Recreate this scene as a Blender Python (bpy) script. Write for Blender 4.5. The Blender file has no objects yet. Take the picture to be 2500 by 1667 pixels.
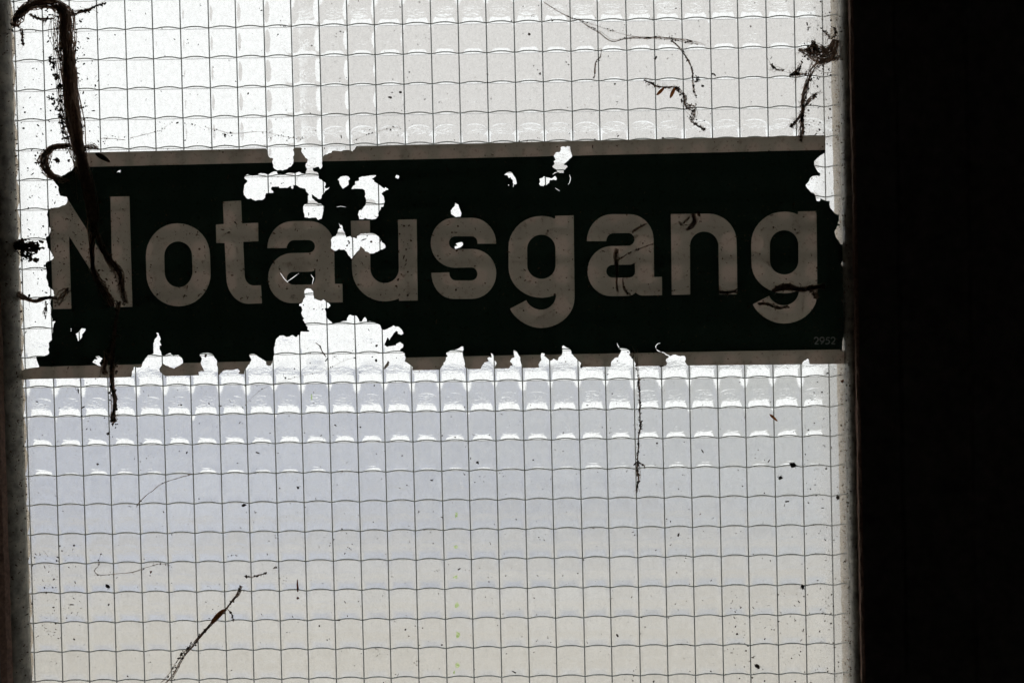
import bpy, math, random
import numpy as np
from mathutils import Vector, Matrix, Euler
from mathutils.geometry import delaunay_2d_cdt

# ---------------------------------------------------------------- camera, light, exposure
scene = bpy.context.scene
C = scene.collection
CAM_ROT = (math.pi/2-0.02258987, 0.01466665, 0.01852551)
CAM_LOC = (0.05041234, -0.62434688, 0.01809172)
cam_d = bpy.data.cameras.new("camera")
cam_d.sensor_width = 36.0; cam_d.lens = 50.0
cam_d.clip_start = 0.02; cam_d.clip_end = 400.0
cam_d.dof.use_dof = True; cam_d.dof.focus_distance = 0.628; cam_d.dof.aperture_fstop = 6.3
cam = bpy.data.objects.new("camera", cam_d); C.objects.link(cam)
cam.location = CAM_LOC; cam.rotation_euler = CAM_ROT
scene.camera = cam

world = bpy.data.worlds.new("World"); scene.world = world; world.use_nodes = True
bg = world.node_tree.nodes["Background"]
SKY = 1.22
bg.inputs[0].default_value = (0.985, 0.99, 1.0, 1.0)      # even white overcast
bg.inputs[1].default_value = SKY

scene.view_settings.view_transform = 'Standard'
scene.view_settings.look = 'None'
scene.view_settings.exposure = 0.0
scene.view_settings.gamma = 1.0
scene.view_settings.use_curve_mapping = False
scene.cycles.max_bounces = 14
scene.cycles.diffuse_bounces = 4
scene.cycles.glossy_bounces = 4
scene.cycles.transmission_bounces = 12
scene.cycles.transparent_max_bounces = 8
scene.cycles.caustics_refractive = True
scene.cycles.caustics_reflective = True
scene.cycles.blur_glossy = 0.3
scene.cycles.use_denoising = True
scene.cycles.sample_clamp_indirect = 4.0

random.seed(5); rng = np.random.default_rng(5)
PXM = 0.00018                       # one photo pixel on the pane, in metres
F = 2500*50/36.0
CM = np.array(Euler(CAM_ROT, 'XYZ').to_matrix()); CL = np.array(CAM_LOC)

def P(x, y, Y=0.0):
    """the point on the plane at depth Y (m, + is outdoors) measured at photo pixel x, y"""
    d = CM @ np.array([(x-1250)/F, (833.5-y)/F, -1.0])
    t = (Y-CL[1])/d[1]
    return CL + d*t
def Pn(a, Y=0.0):
    a = np.asarray(a, float)
    d = np.stack([(a[:,0]-1250)/F, (833.5-a[:,1])/F, -np.ones(len(a))], 1) @ CM.T
    t = (Y-CL[1])/d[:,1]
    return CL + d*t[:,None]

# ---------------------------------------------------------------- helpers
def obj(name, verts, faces, mat, parent=None, smooth=False):
    me = bpy.data.meshes.new(name)
    me.from_pydata([tuple(map(float, v)) for v in verts], [], [tuple(map(int, f)) for f in faces])
    me.update()
    if smooth: me.polygons.foreach_set('use_smooth', [True]*len(me.polygons))
    o = bpy.data.objects.new(name, me); C.objects.link(o)
    if mat: me.materials.append(mat)
    if parent: o.parent = parent
    return o
def empty(name, loc=(0, 0, 0)):
    o = bpy.data.objects.new(name, None); C.objects.link(o); o.location = loc
    o.empty_display_size = 0.01
    return o
def tag(o, label, cat, group=None):
    o['label'] = label; o['category'] = cat
    if group: o['group'] = group
    return o
def kind(o, k):
    o['kind'] = k; return o

class NT:
    def __init__(s, name):
        s.m = bpy.data.materials.new(name); s.m.use_nodes = True
        s.t = s.m.node_tree; s.n = s.t.nodes; s.n.clear()
        s.out = s.n.new('ShaderNodeOutputMaterial')
    def add(s, typ, **kw):
        n = s.n.new('ShaderNode'+typ)
        for k, v in kw.items():
            if k.startswith('i_'): n.inputs[k[2:].replace('_', ' ')].default_value = v
            elif k.startswith('n_'): n.inputs[int(k[2:])].default_value = v
            else: setattr(n, k, v)
        return n
    def link(s, a, ao, b, bi): s.t.links.new(a.outputs[ao], b.inputs[bi]); return b
    def math(s, op, a, b=None, c=None):
        n = s.add('Math', operation=op)
        for i, v in enumerate((a, b, c)):
            if v is None: continue
            if isinstance(v, (int, float)): n.inputs[i].default_value = v
            else: s.t.links.new(v, n.inputs[i])
        return n.outputs[0]
    def noise(s, scale, detail=3, rough=0.6, stretch=None, coord='Object'):
        tc = s.add('TexCoord'); src = tc.outputs[coord]
        if stretch:
            mp = s.add('Mapping'); mp.inputs['Scale'].default_value = stretch
            s.t.links.new(src, mp.inputs[0]); src = mp.outputs[0]
        n = s.add('TexNoise'); n.inputs['Scale'].default_value = scale
        n.inputs['Detail'].default_value = detail; n.inputs['Roughness'].default_value = rough
        s.t.links.new(src, n.inputs['Vector'])
        return n
    def ramp(s, src, stops):
        r = s.add('ValToRGB')
        el = r.color_ramp.elements
        while len(el) < len(stops): el.new(0.5)
        for e, (p, c) in zip(el, stops):
            e.position = p; e.color = c if len(c) == 4 else (*c, 1)
        s.t.links.new(src, r.inputs[0]); return r

def plain(name, col, rough=0.6, var=0.25, scale=300, metal=0.0, translucent=0.0, spec=0.4, bump=0.0):
    t = NT(name)
    nz = t.noise(scale, 4, 0.65)
    lo = tuple(c*(1-var) for c in col); hi = tuple(min(1, c*(1+var)) for c in col)
    r = t.ramp(nz.outputs['Fac'], [(0.3, lo), (0.7, hi)])
    b = t.add('BsdfPrincipled'); b.inputs['Roughness'].default_value = rough
    b.inputs['Metallic'].default_value = metal; b.inputs['Specular IOR Level'].default_value = spec
    t.link(r, 0, b, 'Base Color')
    if bump:
        bm = t.add('Bump'); bm.inputs['Strength'].default_value = 1; bm.inputs['Distance'].default_value = bump
        t.link(nz, 0, bm, 'Height'); t.link(bm, 0, b, 'Normal')
    if translucent:
        tr = t.add('BsdfTranslucent'); t.link(r, 0, tr, 'Color')
        mx = t.add('MixShader'); mx.inputs[0].default_value = translucent
        t.link(b, 0, mx, 1); t.link(tr, 0, mx, 2); t.link(mx, 0, t.out, 0)
    else:
        t.link(b, 0, t.out, 0)
    return t.m

# ---------------------------------------------------------------- materials
PW = 68.0*PXM; PH = 0.01310595; SH = -0.00899014         # wire mesh: width, height, skew
X_RIGHT = P(2060, 833)[0]; X_LEFT = P(53, 833)[0]

def glass_material():
    t = NT('wired_glass')
    g = t.add('BsdfGlass'); g.inputs['IOR'].default_value = 1.5
    g.inputs['Roughness'].default_value = 0.0
    g.inputs['Color'].default_value = (0.975, 0.985, 0.978, 1)
    n1 = t.noise(420, 3, 0.55, stretch=(0.75, 1.0, 1.35))
    # ripples, strongest in the dimple low in every cell
    tc0 = t.add('TexCoord'); s0 = t.add('SeparateXYZ'); t.link(tc0, 'Object', s0, 0)
    sh0 = t.math('MULTIPLY_ADD', s0.outputs[2], -SH, s0.outputs[0])
    fu = t.math('SUBTRACT', t.math('FRACT', t.math('MULTIPLY_ADD', sh0, 1/PW, 64.5)), 0.5)
    fv = t.math('SUBTRACT', t.math('FRACT', t.math('MULTIPLY_ADD', s0.outputs[2], -1/PH, 64.0)), 0.62)
    dd = t.math('ADD', t.math('MULTIPLY', t.math('MULTIPLY', fu, fu), 5.0), t.math('MULTIPLY', t.math('MULTIPLY', fv, fv), 22.0))
    mk = t.math('MULTIPLY_ADD', t.math('MAXIMUM', t.math('SUBTRACT', 1.0, dd), 0.0), 1.5, 0.14)
    n2 = t.noise(900, 2, 0.5, stretch=(0.55, 1.0, 1.5))
    hh = t.math('MULTIPLY', t.math('MULTIPLY_ADD', n1.outputs['Fac'], 0.7, t.math('MULTIPLY', n2.outputs['Fac'], 0.5)), mk)
    bm = t.add('Bump'); bm.inputs['Strength'].default_value = 1.0; bm.inputs['Distance'].default_value = 0.00006
    t.t.links.new(hh, bm.inputs['Height']); t.link(bm, 0, g, 'Normal')
    tr = t.add('BsdfTranslucent'); tr.inputs[0].default_value = (0.93, 0.92, 0.90, 1)
    # dust film: thin all over, thick along both stiles
    tc = t.add('TexCoord'); sx = t.add('SeparateXYZ'); t.link(tc, 'Object', sx, 0)
    shear = t.math('MULTIPLY_ADD', sx.outputs[2], -SH, sx.outputs[0])
    nb = t.noise(70, 4, 0.6); nf = t.noise(1150, 3, 0.7, stretch=(0.8, 1, 1.25))
    wob = t.math('MULTIPLY_ADD', nb.outputs['Fac'], 0.010, shear)
    r_edge = t.add('MapRange'); r_edge.interpolation_type = 'SMOOTHSTEP'
    r_edge.inputs[1].default_value = X_RIGHT-0.011; r_edge.inputs[2].default_value = X_RIGHT-0.0005
    r_edge.inputs[3].default_value = 0.0; r_edge.inputs[4].default_value = 0.20
    t.t.links.new(wob, r_edge.inputs[0])
    l_edge = t.add('MapRange'); l_edge.interpolation_type = 'SMOOTHSTEP'
    l_edge.inputs[1].default_value = X_LEFT+0.012; l_edge.inputs[2].default_value = X_LEFT+0.002
    l_edge.inputs[3].default_value = 0.0; l_edge.inputs[4].default_value = 0.12
    t.t.links.new(wob, l_edge.inputs[0])
    fine = t.add('MapRange'); fine.inputs[1].default_value = 0.45; fine.inputs[2].default_value = 0.75
    fine.inputs[3].default_value = 0.0; fine.inputs[4].default_value = 0.15
    t.t.links.new(nf.outputs['Fac'], fine.inputs[0])
    film = t.math('MULTIPLY_ADD', nb.outputs['Fac'], 0.05, 0.0)
    nm = t.noise(430, 5, 0.75, stretch=(1.25, 1, 0.85)); mot = t.add('MapRange'); mot.inputs[1].default_value = 0.42; mot.inputs[2].default_value = 0.72
    mot.inputs[3].default_value = 0.0; mot.inputs[4].default_value = 0.19; t.t.links.new(nm.outputs['Fac'], mot.inputs[0])
    film = t.math('ADD', film, mot.outputs[0])
    f = t.math('ADD', t.math('ADD', r_edge.outputs[0], l_edge.outputs[0]), t.math('ADD', film, fine.outputs[0]))
    f = t.math('MINIMUM', f, 0.85)
    mx = t.add('MixShader'); t.t.links.new(f, mx.inputs[0])
    t.link(g, 0, mx, 1); t.link(tr, 0, mx, 2); t.link(mx, 0, t.out, 0)
    return t.m

def film_material(name, trans, refl):
    """thin vinyl: lets a little daylight through; a paler round patch in the middle of every wire cell"""
    t = NT(name)
    tc = t.add('TexCoord'); sx = t.add('SeparateXYZ'); t.link(tc, 'Object', sx, 0)
    shear = t.math('MULTIPLY_ADD', sx.outputs[2], -SH, sx.outputs[0])
    nz = t.noise(110, 3, 0.6)
    wob = t.math('MULTIPLY_ADD', nz.outputs['Fac'], 0.5, -0.25)
    fu = t.math('SUBTRACT', t.math('FRACT', t.math('ADD', t.math('MULTIPLY_ADD', shear, 1/PW, 64.5), wob)), 0.5)
    fv = t.math('SUBTRACT', t.math('FRACT', t.math('MULTIPLY_ADD', sx.outputs[2], 1/PH, 64.0)), 0.5)
    d = t.math('SQRT', t.math('ADD', t.math('MULTIPLY', fu, fu), t.math('MULTIPLY', fv, fv)))
    d = t.math('ADD', d, wob)
    big = t.noise(28, 4, 0.7, stretch=(0.35, 1, 1))
    r = t.ramp(d, [(0.25, tuple(c*k for c, k in zip(trans, (1.06, 1.03, 1.03)))), (0.36, tuple(c*k for c, k in zip(trans, (0.93, 0.95, 0.94))))])
    hue = t.add('MixRGB', blend_type='MULTIPLY'); hue.inputs[0].default_value = 1
    r2 = t.ramp(big.outputs['Fac'], [(0.3, (0.90, 0.90, 0.90)), (0.7, (1.06, 1.06, 1.06))])
    t.link(r, 0, hue, 1); t.link(r2, 0, hue, 2)
    gr = t.noise(520, 4, 0.75); gm = t.ramp(gr.outputs['Fac'], [(0.55, (1, 1, 1)), (0.68, (0.55, 0.44, 0.38))])
    hu2 = t.add('MixRGB', blend_type='MULTIPLY'); hu2.inputs[0].default_value = 1
    t.link(hue, 0, hu2, 1); t.link(gm, 0, hu2, 2); hue = hu2
    tr = t.add('BsdfTranslucent'); t.link(hue, 0, tr, 0)
    df = t.add('BsdfDiffuse'); df.inputs[0].default_value = (*refl, 1)
    ad = t.add('AddShader'); t.link(tr, 0, ad, 0); t.link(df, 0, ad, 1); t.link(ad, 0, t.out, 0)
    return t.m

M = {}
M['glass'] = glass_material()
M['wire'] = plain('steel_wire', (0.62, 0.66, 0.64), 0.34, 0.15, 900, metal=1.0)
M['film'] = film_material('white_vinyl', (0.398, 0.364, 0.330), (0.25, 0.24, 0.22))
M['digit'] = film_material('thin_white_print', (0.29, 0.30, 0.29), (0.2, 0.2, 0.2))
M['ink'] = film_material('dark_green_print', (0.056, 0.074, 0.062), (0.006, 0.018, 0.010))
M['paint'] = plain('dark_painted_steel', (0.17, 0.15, 0.14), 0.5, 0.35, 160, bump=0.0001)
M['bead'] = plain('grey_green_glazing_bead', (0.40, 0.37, 0.31), 0.5, 0.6, 200, bump=0.0002)
M['putty'] = plain('tan_putty', (0.42, 0.32, 0.195), 0.8, 0.25, 500, bump=0.0003)
M['rust'] = plain('rusty_edge', (0.24, 0.14, 0.10), 0.8, 0.4, 700)
M['web'] = plain('dusty_web', (0.68, 0.57, 0.49), 0.95, 0.35, 600, translucent=0.8, spec=0.1)
M['web_pale'] = plain('pale_dusty_web', (0.17, 0.125, 0.09), 0.95, 0.5, 600, translucent=0.55, spec=0.1)
M['dirt'] = plain('dark_dirt', (0.21, 0.148, 0.105), 0.95, 0.6, 900, translucent=0.5, spec=0.1)
M['husk'] = plain('brown_husk', (0.58, 0.33, 0.16), 0.7, 0.4, 900, translucent=0.7)
M['rusty'] = plain('red_brown_stain', (0.45, 0.16, 0.07), 0.8, 0.4, 900, translucent=0.6)
def algae_material():
    t = NT('green_algae'); tr = t.add('BsdfTranslucent'); tr.inputs[0].default_value = (0.62, 0.85, 0.30, 1)
    tp = t.add('BsdfTransparent'); tp.inputs[0].default_value = (0.93, 1.0, 0.80, 1); nz = t.noise(1100, 3, 0.7)
    mr = t.ramp(nz.outputs['Fac'], [(0.42, (0, 0, 0)), (0.62, (0.55, 0.55, 0.55))])
    mx = t.add('MixShader'); t.link(mr, 0, mx, 0); t.link(tp, 0, mx, 1); t.link(tr, 0, mx, 2); t.link(mx, 0, t.out, 0)
    return t.m
M['algae'] = algae_material()
M['unseen_room'] = plain('unseen_room', (0.62, 0.59, 0.55), 0.9, 0.2, 3)  # shell out of view, pale so window light bounces back on to the frame
M['render_wall'] = plain('grey_render', (0.28, 0.27, 0.25), 0.9, 0.2, 6)
M['white_fascia'] = plain('white_fascia', (0.84, 0.815, 0.80), 0.8, 0.03, 1.2)

def ground_mat(name, a, b, scale):
    t = NT(name); nz = t.noise(scale, 5, 0.65); n2 = t.noise(scale*14, 3, 0.6)
    mixf = t.math('MULTIPLY_ADD', n2.outputs['Fac'], 0.5, t.math('MULTIPLY', nz.outputs['Fac'], 0.5))
    r = t.ramp(mixf, [(0.38, a), (0.62, b)])
    d = t.add('BsdfPrincipled'); d.inputs['Roughness'].default_value = 0.9
    d.inputs['Specular IOR Level'].default_value = 0.15
    t.link(r, 0, d, 'Base Color'); t.link(d, 0, t.out, 0)
    return t.m
def yard_material():
    t = NT('mottled_paving'); nz = t.noise(0.5, 5, 0.7); n2 = t.noise(6, 4, 0.7); big = t.noise(0.10, 2, 0.5)
    tc = t.add('TexCoord'); sx = t.add('SeparateXYZ'); t.link(tc, 'Object', sx, 0)
    a = t.ramp(t.math('MULTIPLY_ADD', n2.outputs['Fac'], 0.6, t.math('MULTIPLY', nz.outputs['Fac'], 0.4)), [(0.42, (0.39, 0.405, 0.475)), (0.58, (0.545, 0.56, 0.615))])
    b = t.ramp(t.math('MULTIPLY_ADD', n2.outputs['Fac'], 0.6, t.math('MULTIPLY', nz.outputs['Fac'], 0.4)), [(0.42, (0.40, 0.405, 0.405)), (0.58, (0.54, 0.54, 0.525))])
    # blue-grey at left blends to neutral grey at right, varied by broad noise
    m = t.add('MapRange'); m.inputs[1].default_value = -3.0; m.inputs[2].default_value = 5.0
    t.t.links.new(t.math('MULTIPLY_ADD', big.outputs['Fac'], 6.0, t.math('ADD', sx.outputs[0], -3.0)), m.inputs[0])
    mx = t.add('MixRGB'); t.link(m, 0, mx, 0); t.link(a, 0, mx, 1); t.link(b, 0, mx, 2)
    # sandy beige near the door, thinning out over several metres
    c = t.ramp(t.math('MULTIPLY_ADD', n2.outputs['Fac'], 0.6, t.math('MULTIPLY', nz.outputs['Fac'], 0.4)), [(0.42, (0.47, 0.437, 0.388)), (0.58, (0.61, 0.57, 0.508))])
    m2 = t.add('MapRange'); m2.interpolation_type = 'SMOOTHSTEP'; m2.inputs[1].default_value = 11.5; m2.inputs[2].default_value = 5.0
    t.t.links.new(t.math('ADD', sx.outputs[1], t.math('MULTIPLY_ADD', n2.outputs['Fac'], 5.0, t.math('MULTIPLY_ADD', nz.outputs['Fac'], 4.0, -4.5))), m2.inputs[0])
    my = t.add('MixRGB'); t.link(m2, 0, my, 0); t.link(mx, 0, my, 1); t.link(c, 0, my, 2)
    d = t.add('BsdfDiffuse'); t.link(my, 0, d, 0); t.link(d, 0, t.out, 0)
    return t.m
M['yard'] = yard_material()

# ---------------------------------------------------------------- setting: unseen room round the camera, added to block the sky, yard outside
def box(x0, x1, y0, y1, z0, z1):
    v = [(x0,y0,z0),(x1,y0,z0),(x1,y1,z0),(x0,y1,z0),(x0,y0,z1),(x1,y0,z1),(x1,y1,z1),(x0,y1,z1)]
    f = [(0,3,2,1),(4,5,6,7),(0,1,5,4),(1,2,6,5),(2,3,7,6),(3,0,4,7)]
    return v, f
def merge(parts):
    V, Fc = [], []
    for v, f in parts:
        o = len(V); V += list(v); Fc += [tuple(i+o for i in q) for q in f]
    return V, Fc
GZ = -1.5
kind(obj('room_floor', *box(-1.3, 1.3, -1.6, 0.03, GZ-0.10, GZ), M['unseen_room']), 'structure')
kind(obj('room_ceiling', *box(-1.3, 1.3, -1.6, 0.03, 1.2, 1.3), M['unseen_room']), 'structure')
kind(obj('room_wall_back', *box(-1.3, 1.3, -1.7, -1.6, GZ, 1.2), M['unseen_room']), 'structure')
kind(obj('room_wall_left', *box(-1.4, -1.3, -1.6, 0.03, GZ, 1.2), M['unseen_room']), 'structure')
kind(obj('room_wall_right', *box(1.3, 1.4, -1.6, 0.03, GZ, 1.2), M['unseen_room']), 'structure')
WX0, WX1, WZ0, WZ1 = X_LEFT-0.16, X_RIGHT+0.26, -0.40, 0.40
kind(obj('wall', *merge([box(-1.3, WX0, -0.03, 0.03, GZ, 1.2), box(WX1, 1.3, -0.03, 0.03, GZ, 1.2),
                         box(WX0, WX1, -0.03, 0.03, GZ, WZ0), box(WX0, WX1, -0.03, 0.03, WZ1, 1.2)]), M['unseen_room']), 'structure')

def sheet(x0, x1, y0, y1, z, nx, ny, amp, seed):
    r = np.random.default_rng(seed)
    xs = np.linspace(x0, x1, nx+1); ys = np.linspace(y0, y1, ny+1)
    V = [(x, y, z+(r.uniform(-amp, amp))) for y in ys for x in xs]
    Fc = [(j*(nx+1)+i, j*(nx+1)+i+1, (j+1)*(nx+1)+i+1, (j+1)*(nx+1)+i) for j in range(ny) for i in range(nx)]
    return V, Fc
kind(obj('yard', *sheet(-30, 30, 0.04, 37.0, GZ-0.02, 30, 20, 0.004, 1), M['yard'], smooth=True), 'structure')

# a white canopy across the yard: its fascia shows, blurred, behind the upper right of the pane
cy_ = 12.0; dcy = cy_-CL[1]
def far(x, y): return P(x, y, cy_)
cl = far(728, 340); ct = far(728, -35)
can = empty('canopy', (4.0, cy_+0.1, GZ))
tag(can, 'plain off-white canopy edge seen blurred through the upper right of the pane', 'canopy')
V, Fc = box(cl[0], 9.0, cy_, cy_+0.25, cl[2], ct[2])
o = obj('fascia', V, Fc, M['white_fascia'])
o.parent = can; o.matrix_parent_inverse = can.matrix_basis.inverted()
for px_ in (4.2, 8.6):
    V, Fc = box(px_-0.09, px_+0.09, cy_+0.04, cy_+0.20, GZ-0.02, cl[2]+0.002)
    o = obj('post', V, Fc, M['white_fascia'])
    o.parent = can; o.matrix_parent_inverse = can.matrix_basis.inverted()

# ---------------------------------------------------------------- the window: stiles, rails, beads, wired pane
win = empty('wired_glass_window', (0, 0, -0.40))
tag(win, 'dirty wired glass window pane set in a dark steel frame', 'window'); kind(win, 'thing')
def child(o, p):
    o.parent = p; o.matrix_parent_inverse = p.matrix_world.inverted() if p.parent is None else Matrix()
    return o
WINV = Matrix.Translation((0, 0, 0.40))
def wpart(name, V, Fc, mat, smooth=False):
    o = obj(name, V, Fc, mat, smooth=smooth); o.parent = win; o.matrix_parent_inverse = WINV
    return o
K0, K1 = -0.9, 29.85          # pane edges in mesh cells
J0, J1 = -5.5, 26.5
TH = 0.0065
def kx(k, z): return (k-14.5)*PW + SH*z
def jz(j): return (11-j)*PH

def prism(profile, z0, z1, seg=1, jit=0.0, seed=0):
    """profile: (x, y) polygon, counter-clockwise seen from above; swept up the skewed vertical"""
    r = np.random.default_rng(seed); n = len(profile); V = []; Fc = []
    for s in range(seg+1):
        z = z0+(z1-z0)*s/seg
        for (x, y) in profile:
            V.append((x+SH*z+r.uniform(-jit, jit), y+r.uniform(-jit, jit), z))
    for s in range(seg):
        for i in range(n):
            a = s*n+i; b = s*n+(i+1) % n
            Fc.append((a, b, b+n, a+n))
    Fc.append(tuple(range(n-1, -1, -1))); Fc.append(tuple(seg*n+i for i in range(n)))
    return V, Fc
ZB, ZT = jz(J1)-0.002, jz(J0)+0.002
xr, xl = X_RIGHT, X_LEFT
# right: bead wall facing the glass, then the stile standing further into the room
rb = [(xr, -0.0003), (xr, -0.0065), (xr+0.0006, -0.0085), (xr+0.0022, -0.0096), (xr+0.012, -0.0098), (xr+0.012, -0.0003)]
wpart('glazing_bead', *prism(rb[::-1], ZB, ZT, 90, 0.00012, 3), M['bead'], True)
re_ = [(xr+0.0024, -0.0100), (xr+0.0024, -0.0135), (xr+0.0034, -0.0142), (xr+0.0125, -0.0142), (xr+0.0125, -0.0100)]
wpart('rusty_edge_strip', *prism(re_[::-1], ZB, ZT, 120, 0.00025, 4), M['rust'])
wpart('stile', *merge([prism([(xr+0.0126, -0.0002), (xr+0.0036, -0.0146), (xr+0.020, -0.0146), (xr+0.021, -0.0136), (xr+0.022, -0.0146),
                              (xr+0.050, -0.0150), (xr+0.051, -0.0175), (xr+0.26, -0.0175), (xr+0.26, 0.024), (xr+0.0126, 0.024)][::-1],
                             ZB-0.08, ZT+0.08, 8)]), M['paint'])
ob = [(xr+0.0012, TH+0.0004), (xr+0.0001, TH+0.0035), (xr-0.0004, 0.0155), (xr+0.012, 0.0155), (xr+0.012, TH+0.0004)]
wpart('putty_line', *prism(ob, ZB, ZT, 140, 0.00022, 5), M['putty'], True)
# left: rounded bead
lb = [(xl, -0.0003), (xl-0.0004, -0.0022), (xl-0.0012, -0.0044), (xl-0.0023, -0.0064), (xl-0.0036, -0.0082), (xl-0.0050, -0.0096),
      (xl-0.0058, -0.0100), (xl-0.012, -0.0100), (xl-0.012, -0.0003)]
wpart('glazing_bead', *prism(lb, ZB, ZT, 90, 0.00012, 6), M['bead'], True)
le_ = [(xl-0.0046, -0.0104), (xl-0.0058, -0.0135), (xl-0.0078, -0.0160), (xl-0.0125, -0.0160), (xl-0.0125, -0.0104)]
wpart('rusty_edge_strip', *prism(le_, ZB, ZT, 120, 0.00025, 7), M['rust'])
wpart('stile', *prism([(xl-0.0126, -0.0002), (xl-0.0074, -0.0175), (xl-0.16, -0.0175), (xl-0.16, 0.024), (xl-0.0126, 0.024)],
                      ZB-0.08, ZT+0.08, 2), M['paint'])
ol = [(xl-0.0040, TH+0.0004), (xl-0.0046, 0.0155), (xl-0.012, 0.0155), (xl-0.012, TH+0.0004)]
wpart('putty_line', *prism(ol[::-1], ZB, ZT, 60, 0.0002, 8), M['putty'], True)
for (z0, z1) in ((WZ0, ZB+0.004), (ZT-0.004, WZ1)):
    V, Fc = box(xl-0.0120, xr+0.0120, -0.0144, -0.0003, z0, z1); wpart('rail', V, Fc, M['paint'])
    V, Fc = box(xl-0.0120, xr+0.0120, TH+0.0003, 0.022, z0, z1); wpart('rail', V, Fc, M['paint'])

# the pane: flat indoors, a pillow in every wire cell outdoors
FU = rng.normal(1, 0.11, (60, 60)).clip(.7, 1.35); FV = rng.normal(1, 0.035, (60, 60)).clip(.85, 1.15)
def relief(k, j):
    u = k-np.floor(k); v = (j-0.03)-np.floor(j-0.03)
    def ramp_q(e, w, s, pitch):          # quadratic fillet, e = distance from the valley in cells
        q = np.clip(1-e/w, 0, None)
        return 0.5*s*w*pitch*q*q
    ki, ji = np.floor(k).astype(int)+8, np.floor(j-0.03).astype(int)+8
    Du = np.maximum(ramp_q(1-u, 0.245, 0.215, PW)*FU[ki+1, ji], ramp_q(u, 0.215, 0.245, PW)*FU[ki, ji])
    Db = ramp_q(1-v, 0.36, 0.188, PH)
    Dt = 0.5*0.36*0.188*PH*np.clip(1-v/0.016, 0, None)
    Dv = np.maximum(Db*FV[ki, ji+1], Dt*FV[ki, ji])
    tu = np.clip(1-(2*v-1)**2, 0, 1); tv = np.clip(1-np.abs(2*u-1)**3.2, 0, 1)
    edge = np.clip((28.82-k)/0.08, 0, 1)                 # the pattern stops short of the right stile
    return -(Du*tu + Dv*tv)*edge
SUB = 22
ks = np.linspace(K0, K1, int(round((K1-K0)*SUB))+1); vt = np.concatenate([[0, .008, .016, .022, .030], np.linspace(0.05, 0.95, 20), [.968, .98, .992]])
js = np.sort(np.concatenate([np.floor(J0)+i+0.03+vt for i in range(int(J1-J0)+3)]))
js = np.concatenate([[J0], js[(js > J0+.004) & (js < J1-.004)], [J1]])
KK, JJ = np.meshgrid(ks, js)
ZZ = jz(JJ); XX = kx(KK, ZZ); HH = TH + relief(KK, JJ)
lowf = sum(rng.normal()*np.sin(XX*a+ZZ*b+rng.uniform(0, 6)) for a, b in rng.normal(0, 330, (22, 2)))
HH = HH + 0.0000065*lowf
nx, ny = len(ks), len(js)
back = np.stack([XX, HH, ZZ], 2).reshape(-1, 3)
c4 = np.array([[XX[0, 0], 0, ZZ[0, 0]], [XX[0, -1], 0, ZZ[0, -1]], [XX[-1, -1], 0, ZZ[-1, -1]], [XX[-1, 0], 0, ZZ[-1, 0]]])
nb_ = len(back)
verts = np.vstack([back, c4])
idx = np.arange(nb_).reshape(ny, nx)
quads = np.stack([idx[:-1, :-1], idx[:-1, 1:], idx[1:, 1:], idx[1:, :-1]], 2).reshape(-1, 4)   # faces +Y
extra = [[nb_, nb_+3, nb_+2, nb_+1],
         list(idx[0, ::-1]) + [nb_, nb_+1],
         list(idx[-1, :]) + [nb_+2, nb_+3],
         list(idx[:, 0]) + [nb_+3, nb_],
         list(idx[::-1, -1]) + [nb_+1, nb_+2]]
me = bpy.data.meshes.new('glass_pane')
loops = np.concatenate([quads.ravel()] + [np.array(e) for e in extra]).astype(np.int32)
sizes = np.concatenate([np.full(len(quads), 4), [len(e) for e in extra]]).astype(np.int32)
starts = np.concatenate([[0], np.cumsum(sizes)[:-1]]).astype(np.int32)
me.vertices.add(len(verts)); me.vertices.foreach_set('co', verts.astype(np.float32).ravel())
me.loops.add(len(loops)); me.loops.foreach_set('vertex_index', loops)
me.polygons.add(len(sizes)); me.polygons.foreach_set('loop_start', starts)
sm = np.zeros(len(sizes), bool); sm[:len(quads)] = True
me.polygons.foreach_set('use_smooth', sm)
me.update(calc_edges=True); me.validate()
# sharp rim so that the flat sides do not bend the smooth normals
at = me.attributes.new('sharp_edge', 'BOOLEAN', 'EDGE')
ev = np.zeros(len(me.edges)*2, np.int32); me.edges.foreach_get('vertices', ev); ev = ev.reshape(-1, 2)
rim = np.zeros(len(verts), bool); rim[idx[0]] = True; rim[idx[-1]] = True; rim[idx[:, 0]] = True; rim[idx[:, -1]] = True; rim[nb_:] = True
at.data.foreach_set('value', (rim[ev[:, 0]] & rim[ev[:, 1]]))
me.materials.append(M['glass'])
pane = bpy.data.objects.new('glass_pane', me); C.objects.link(pane)
pane.parent = win; pane.matrix_parent_inverse = WINV

def tube_arrays(pts, r, sides=5, cap=True):
    pts = np.asarray(pts, float); n = len(pts)
    rr = np.full(n, r) if np.isscalar(r) else np.asarray(r, float)
    tg = np.gradient(pts, axis=0); tg /= (np.linalg.norm(tg, axis=1)[:, None]+1e-12)
    ref = np.array([0.0, 1.0, 0.0])
    a = np.cross(tg, ref); ln = np.linalg.norm(a, axis=1)[:, None]
    a = np.where(ln < 1e-4, np.array([1.0, 0, 0]), a/(ln+1e-12)); b = np.cross(tg, a)
    V = []
    for s in range(sides):
        th = 2*math.pi*s/sides
        V.append(pts + (a*math.cos(th)+b*math.sin(th))*rr[:, None])
    V = np.stack(V, 1).reshape(-1, 3)
    Fc = []
    for i in range(n-1):
        for s in range(sides):
            s2 = (s+1) % sides
            Fc.append((i*sides+s, i*sides+s2, (i+1)*sides+s2, (i+1)*sides+s))
    if cap:
        Fc.append(tuple(range(sides-1, -1, -1))); Fc.append(tuple((n-1)*sides+s for s in range(sides)))
    return V, Fc

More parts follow.
